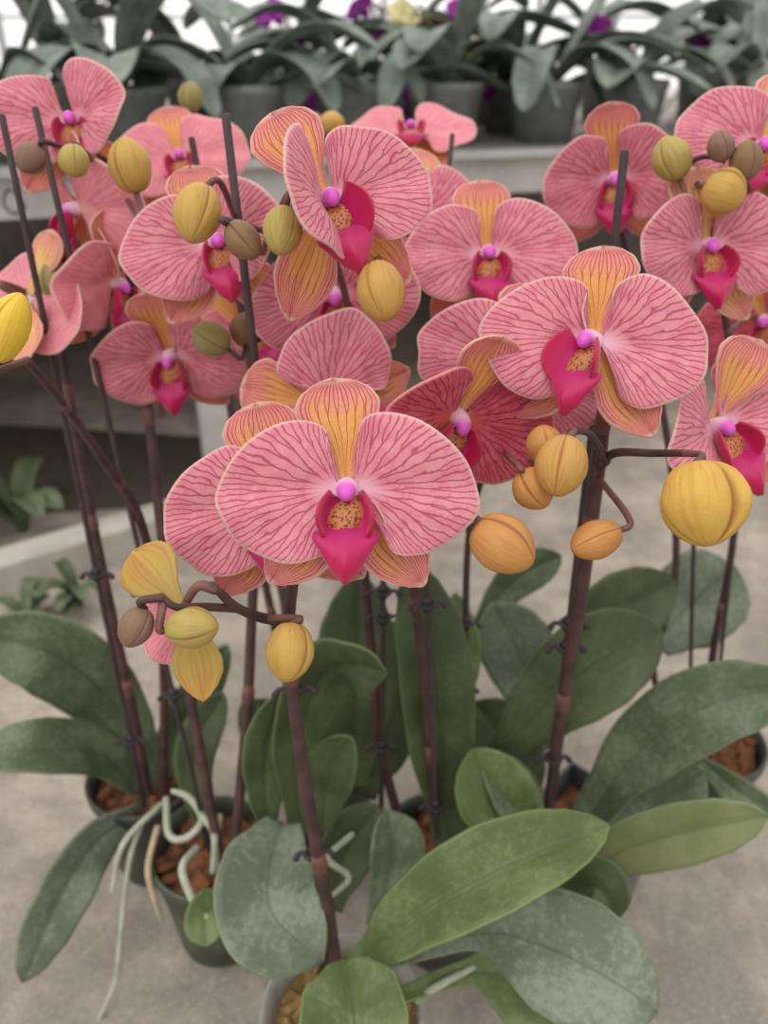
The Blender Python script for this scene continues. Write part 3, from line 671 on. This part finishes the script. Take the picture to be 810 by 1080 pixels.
# plants on the bench
GB = 'dark leafy orchids on the far bench'
def benchplant(label, px, b, seed, nl=5, L=.22, r=.055, h=.085, mat='far_pot', spike=None, lw=.072, tall=.7):
    rr = random.Random(seed); e = e_for(px, b, BZ+.05); c = bp(e, b, BZ)
    t = thing('potted_orchid', label, 'orchid', c, GB)
    rb = r*.8
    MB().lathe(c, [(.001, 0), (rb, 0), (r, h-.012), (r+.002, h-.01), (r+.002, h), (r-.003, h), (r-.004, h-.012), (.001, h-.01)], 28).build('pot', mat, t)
    for k in range(nl if not spike else 3):
        a = k*PI + rr.uniform(-.8, .8) + seed; q = V((math.cos(a), math.sin(a)*.8, 0)); up = rr.uniform(.12, .55) if k else tall; l = L*rr.uniform(.7, 1.3)
        c0 = c+Z*(h-.012)
        leaf(t, [c0+q*.004, c0+q*l*.3+Z*l*up*.62, c0+q*l*.68+Z*l*up*.86, c0+q*l*1.05+Z*l*(up*.8-.1)], lw*rr.uniform(.7, 1.05), 'leaf_hazed', raw=True, prof=rr.choice([LSTRAP, LPROF]), seed=k, fold=.28)
    for k in range(2 if not spike else 0):
        a = -PI/2 + .32 + (k-.5)*1.5 + rr.uniform(-.2, .2); q = V((math.cos(a), math.sin(a), 0)); l = L*rr.uniform(.55, .85)
        c0 = c+Z*(h-.01)
        leaf(t, [c0, c0+q*l*.3+Z*l*.26, c0+q*l*.65+Z*l*.16, c0+q*l*.85-Z*l*.12], lw*rr.uniform(.7, 1.0), 'leaf_hazed', raw=True, prof=LSTRAP, seed=k, fold=.2)
    if spike:
        petal, top, n = spike
        top = at(*top); base = c+Z*(h-.015); mid = base.lerp(top, .55)+Z*.05
        MB().tube([base, mid, top, top+V((.05, 0, -.01))], [.003, .0026, .002, .0012], 8, 18).build('flower_stem', 'green_stalk', t)
        for k in range(n):
            f0 = top + V((-.02+.10*k/max(1, n-1)*rr.choice([1, -1]), rr.uniform(-.02, .02), -.05*k*rr.uniform(.6, 1.1)))
            R = CM @ Matrix.Rotation(rr.uniform(-.7, .7), 3, 'Y') @ Matrix.Rotation(rr.uniform(-.2, .5), 3, 'X')
            s = .021
            mb = MB().tube([mid.lerp(top, .9), f0+R@V((0, 0, -.02)), f0], .0014, 6, 8); fo = mb.build('flower', 'green_stalk', t)
            W = lambda p: f0 + R @ (V(p)*s)
            for out, bs in ((LP, (-.06, .02)), (RP, (.08, .02))):
                v_, f_, u_ = fan_petal(out, bs, -.05, k, 0, n=7, m=30)
                link('petal', [W(p) for p in v_], f_, petal, fo, u_, solid=.0008)
            for ang, pr, z in ((PI/2, DW, -.06), (-PI/2-.75, SW, -.1), (-PI/2+.75, SW, -.1)):
                v_, f_, u_ = sepal_sheet((0, 0), ang, 1.15, pr, z, -.1, .1, k, n=10, m=7)
                link('sepal', [W(p) for p in v_], f_, petal, fo, u_, solid=.0008)
            v_, f_, u_ = mid_lobe(); link('lip', [W(p) for p in v_], f_, petal, fo, u_, solid=.001)
bpl = benchplant
bpl('leafy pot in the front row of the bench, at the far left edge', 10, .14, 1, 5, .24)
bpl('large grey pot with arching leaves on the bench, above the left pink flower', 128, .13, 2, 5, .24, .062, .085)
bpl('dark leafy pot on the bench front row, right of two tall dark stakes', 262, .13, 3, 5, .22)
bpl('leafy pot on the bench just right of the tall orange sepal', 372, .16, 4, 5, .22)
bpl('broad leaved pot on the bench below the cream flower', 470, .15, 5, 5, .24)
bpl('leafy pot at the middle of the bench, left of the shaded nodding flower', 575, .14, 6, 6, .25)
bpl('leafy pot on the bench behind the upright stake at right', 665, .15, 7, 5, .24)
bpl('rightmost leafy pot on the bench, behind the grey buds', 790, .18, 8, 5, .22)
bpl('dark leafy orchid behind the front row of pots, above the two tall stakes', 215, .28, 22, 7, .25, lw=.085)
bpl('dark leafy orchid in the middle row, right of the cream flower', 540, .29, 24, 7, .26, lw=.085)
bpl('dark leafy orchid in the middle row, at the far right', 745, .31, 26, 7, .26, lw=.085)
pp = 'purple_petal'
bpl('purple flowered orchid at the top left, in the back row', 70, .45, 11, 6, .25, spike=(pp, (150, 2, 1.25), 4))
bpl('purple flowered orchid in the back row, above the pale pink flower', 300, .42, 12, 6, .25, spike=(pp, (300, 14, 1.25), 5))
bpl('purple flowered orchid in the back row, left of the cream one', 410, .48, 13, 6, .25, spike=(pp, (392, 8, 1.3), 4))
bpl('cream flowered orchid in the back row of the bench', 452, .34, 14, 5, .22, spike=('cream_petal', (440, 14, 1.2), 2))
bpl('purple flowered orchid in the back row, right of the cream one', 520, .46, 15, 6, .25, spike=(pp, (498, 14, 1.25), 6))
bpl('purple flowered orchid in the back row near the right stake', 640, .45, 16, 6, .25, spike=(pp, (640, 30, 1.3), 3))
bpl('purple flowered orchid at the far right of the back row', 765, .50, 17, 6, .22, spike=(pp, (752, 50, 1.4), 7))
# black wire loop on the edge board
w = [bp(e_for(20, -.02, .44), -.012, .41)]
q = [(12, 225), (4, 215), (8, 200), (20, 207), (26, 220), (14, 226)]
t_ = MB().tube([at(x, y, .93) for x, y in q], .0016, 8).build('wire_loop', 'black_wire'); tag(t_, 'small black wire loop hanging on the pale bench edge at left', 'wire')
# far greenhouse wall: frame and translucent film
WY = 5.5
mb = MB()
for x in [i*.45 for i in range(-10, 11)]: mb.box((x, WY, 1.5), (.018, 0, 0), (0, .02, 0), (0, 0, 1.5))
for z in [.25*i for i in range(1, 13)]: mb.box((0, WY, z), (4.6, 0, 0), (0, .015, 0), (0, 0, .010))
tagk(mb.build('wall_back', 'white_frame', smooth=False))
tagk(link('window_1', [V((-4.6, WY+.03, 0)), V((4.6, WY+.03, 0)), V((4.6, WY+.03, 3)), V((-4.6, WY+.03, 3))], [(0, 1, 2, 3)], 'film', smooth=False))
# ------------------------------------------------------------------ light
w = bpy.data.worlds.new('World'); bpy.context.scene.world = w; w.use_nodes = True
nt = w.node_tree; bg = nt.nodes['Background']
tc = nt.nodes.new('ShaderNodeTexCoord'); sp = nt.nodes.new('ShaderNodeSeparateXYZ'); nt.links.new(tc.outputs['Generated'], sp.inputs[0])
mr = nt.nodes.new('ShaderNodeMapRange'); nt.links.new(sp.outputs[2], mr.inputs[0])
mr.inputs[1].default_value = -.15; mr.inputs[2].default_value = .95; mr.inputs[3].default_value = .62; mr.inputs[4].default_value = 1.25
m2 = nt.nodes.new('ShaderNodeMapRange'); m2.interpolation_type = 'SMOOTHSTEP'; nt.links.new(sp.outputs[1], m2.inputs[0])
m2.inputs[1].default_value = .62; m2.inputs[2].default_value = .98; m2.inputs[3].default_value = 1.0; m2.inputs[4].default_value = 2.8
mm = nt.nodes.new('ShaderNodeMath'); mm.operation = 'MULTIPLY'; nt.links.new(mr.outputs[0], mm.inputs[0]); nt.links.new(m2.outputs[0], mm.inputs[1])
bg.inputs[0].default_value = (1.0, .985, .97, 1); nt.links.new(mm.outputs[0], bg.inputs[1])
sd = bpy.data.lights.new('sun', 'SUN'); sd.energy = 1.2; sd.angle = math.radians(70); sd.color = (1, .98, .95)
so = bpy.data.objects.new('sun', sd); C.objects.link(so); so.rotation_euler = (math.radians(25), math.radians(-18), 0)
vs = bpy.context.scene.view_settings
vs.view_transform = 'Standard'; vs.look = 'None'; vs.gamma = 1; vs.use_curve_mapping = False; vs.exposure = 0.12
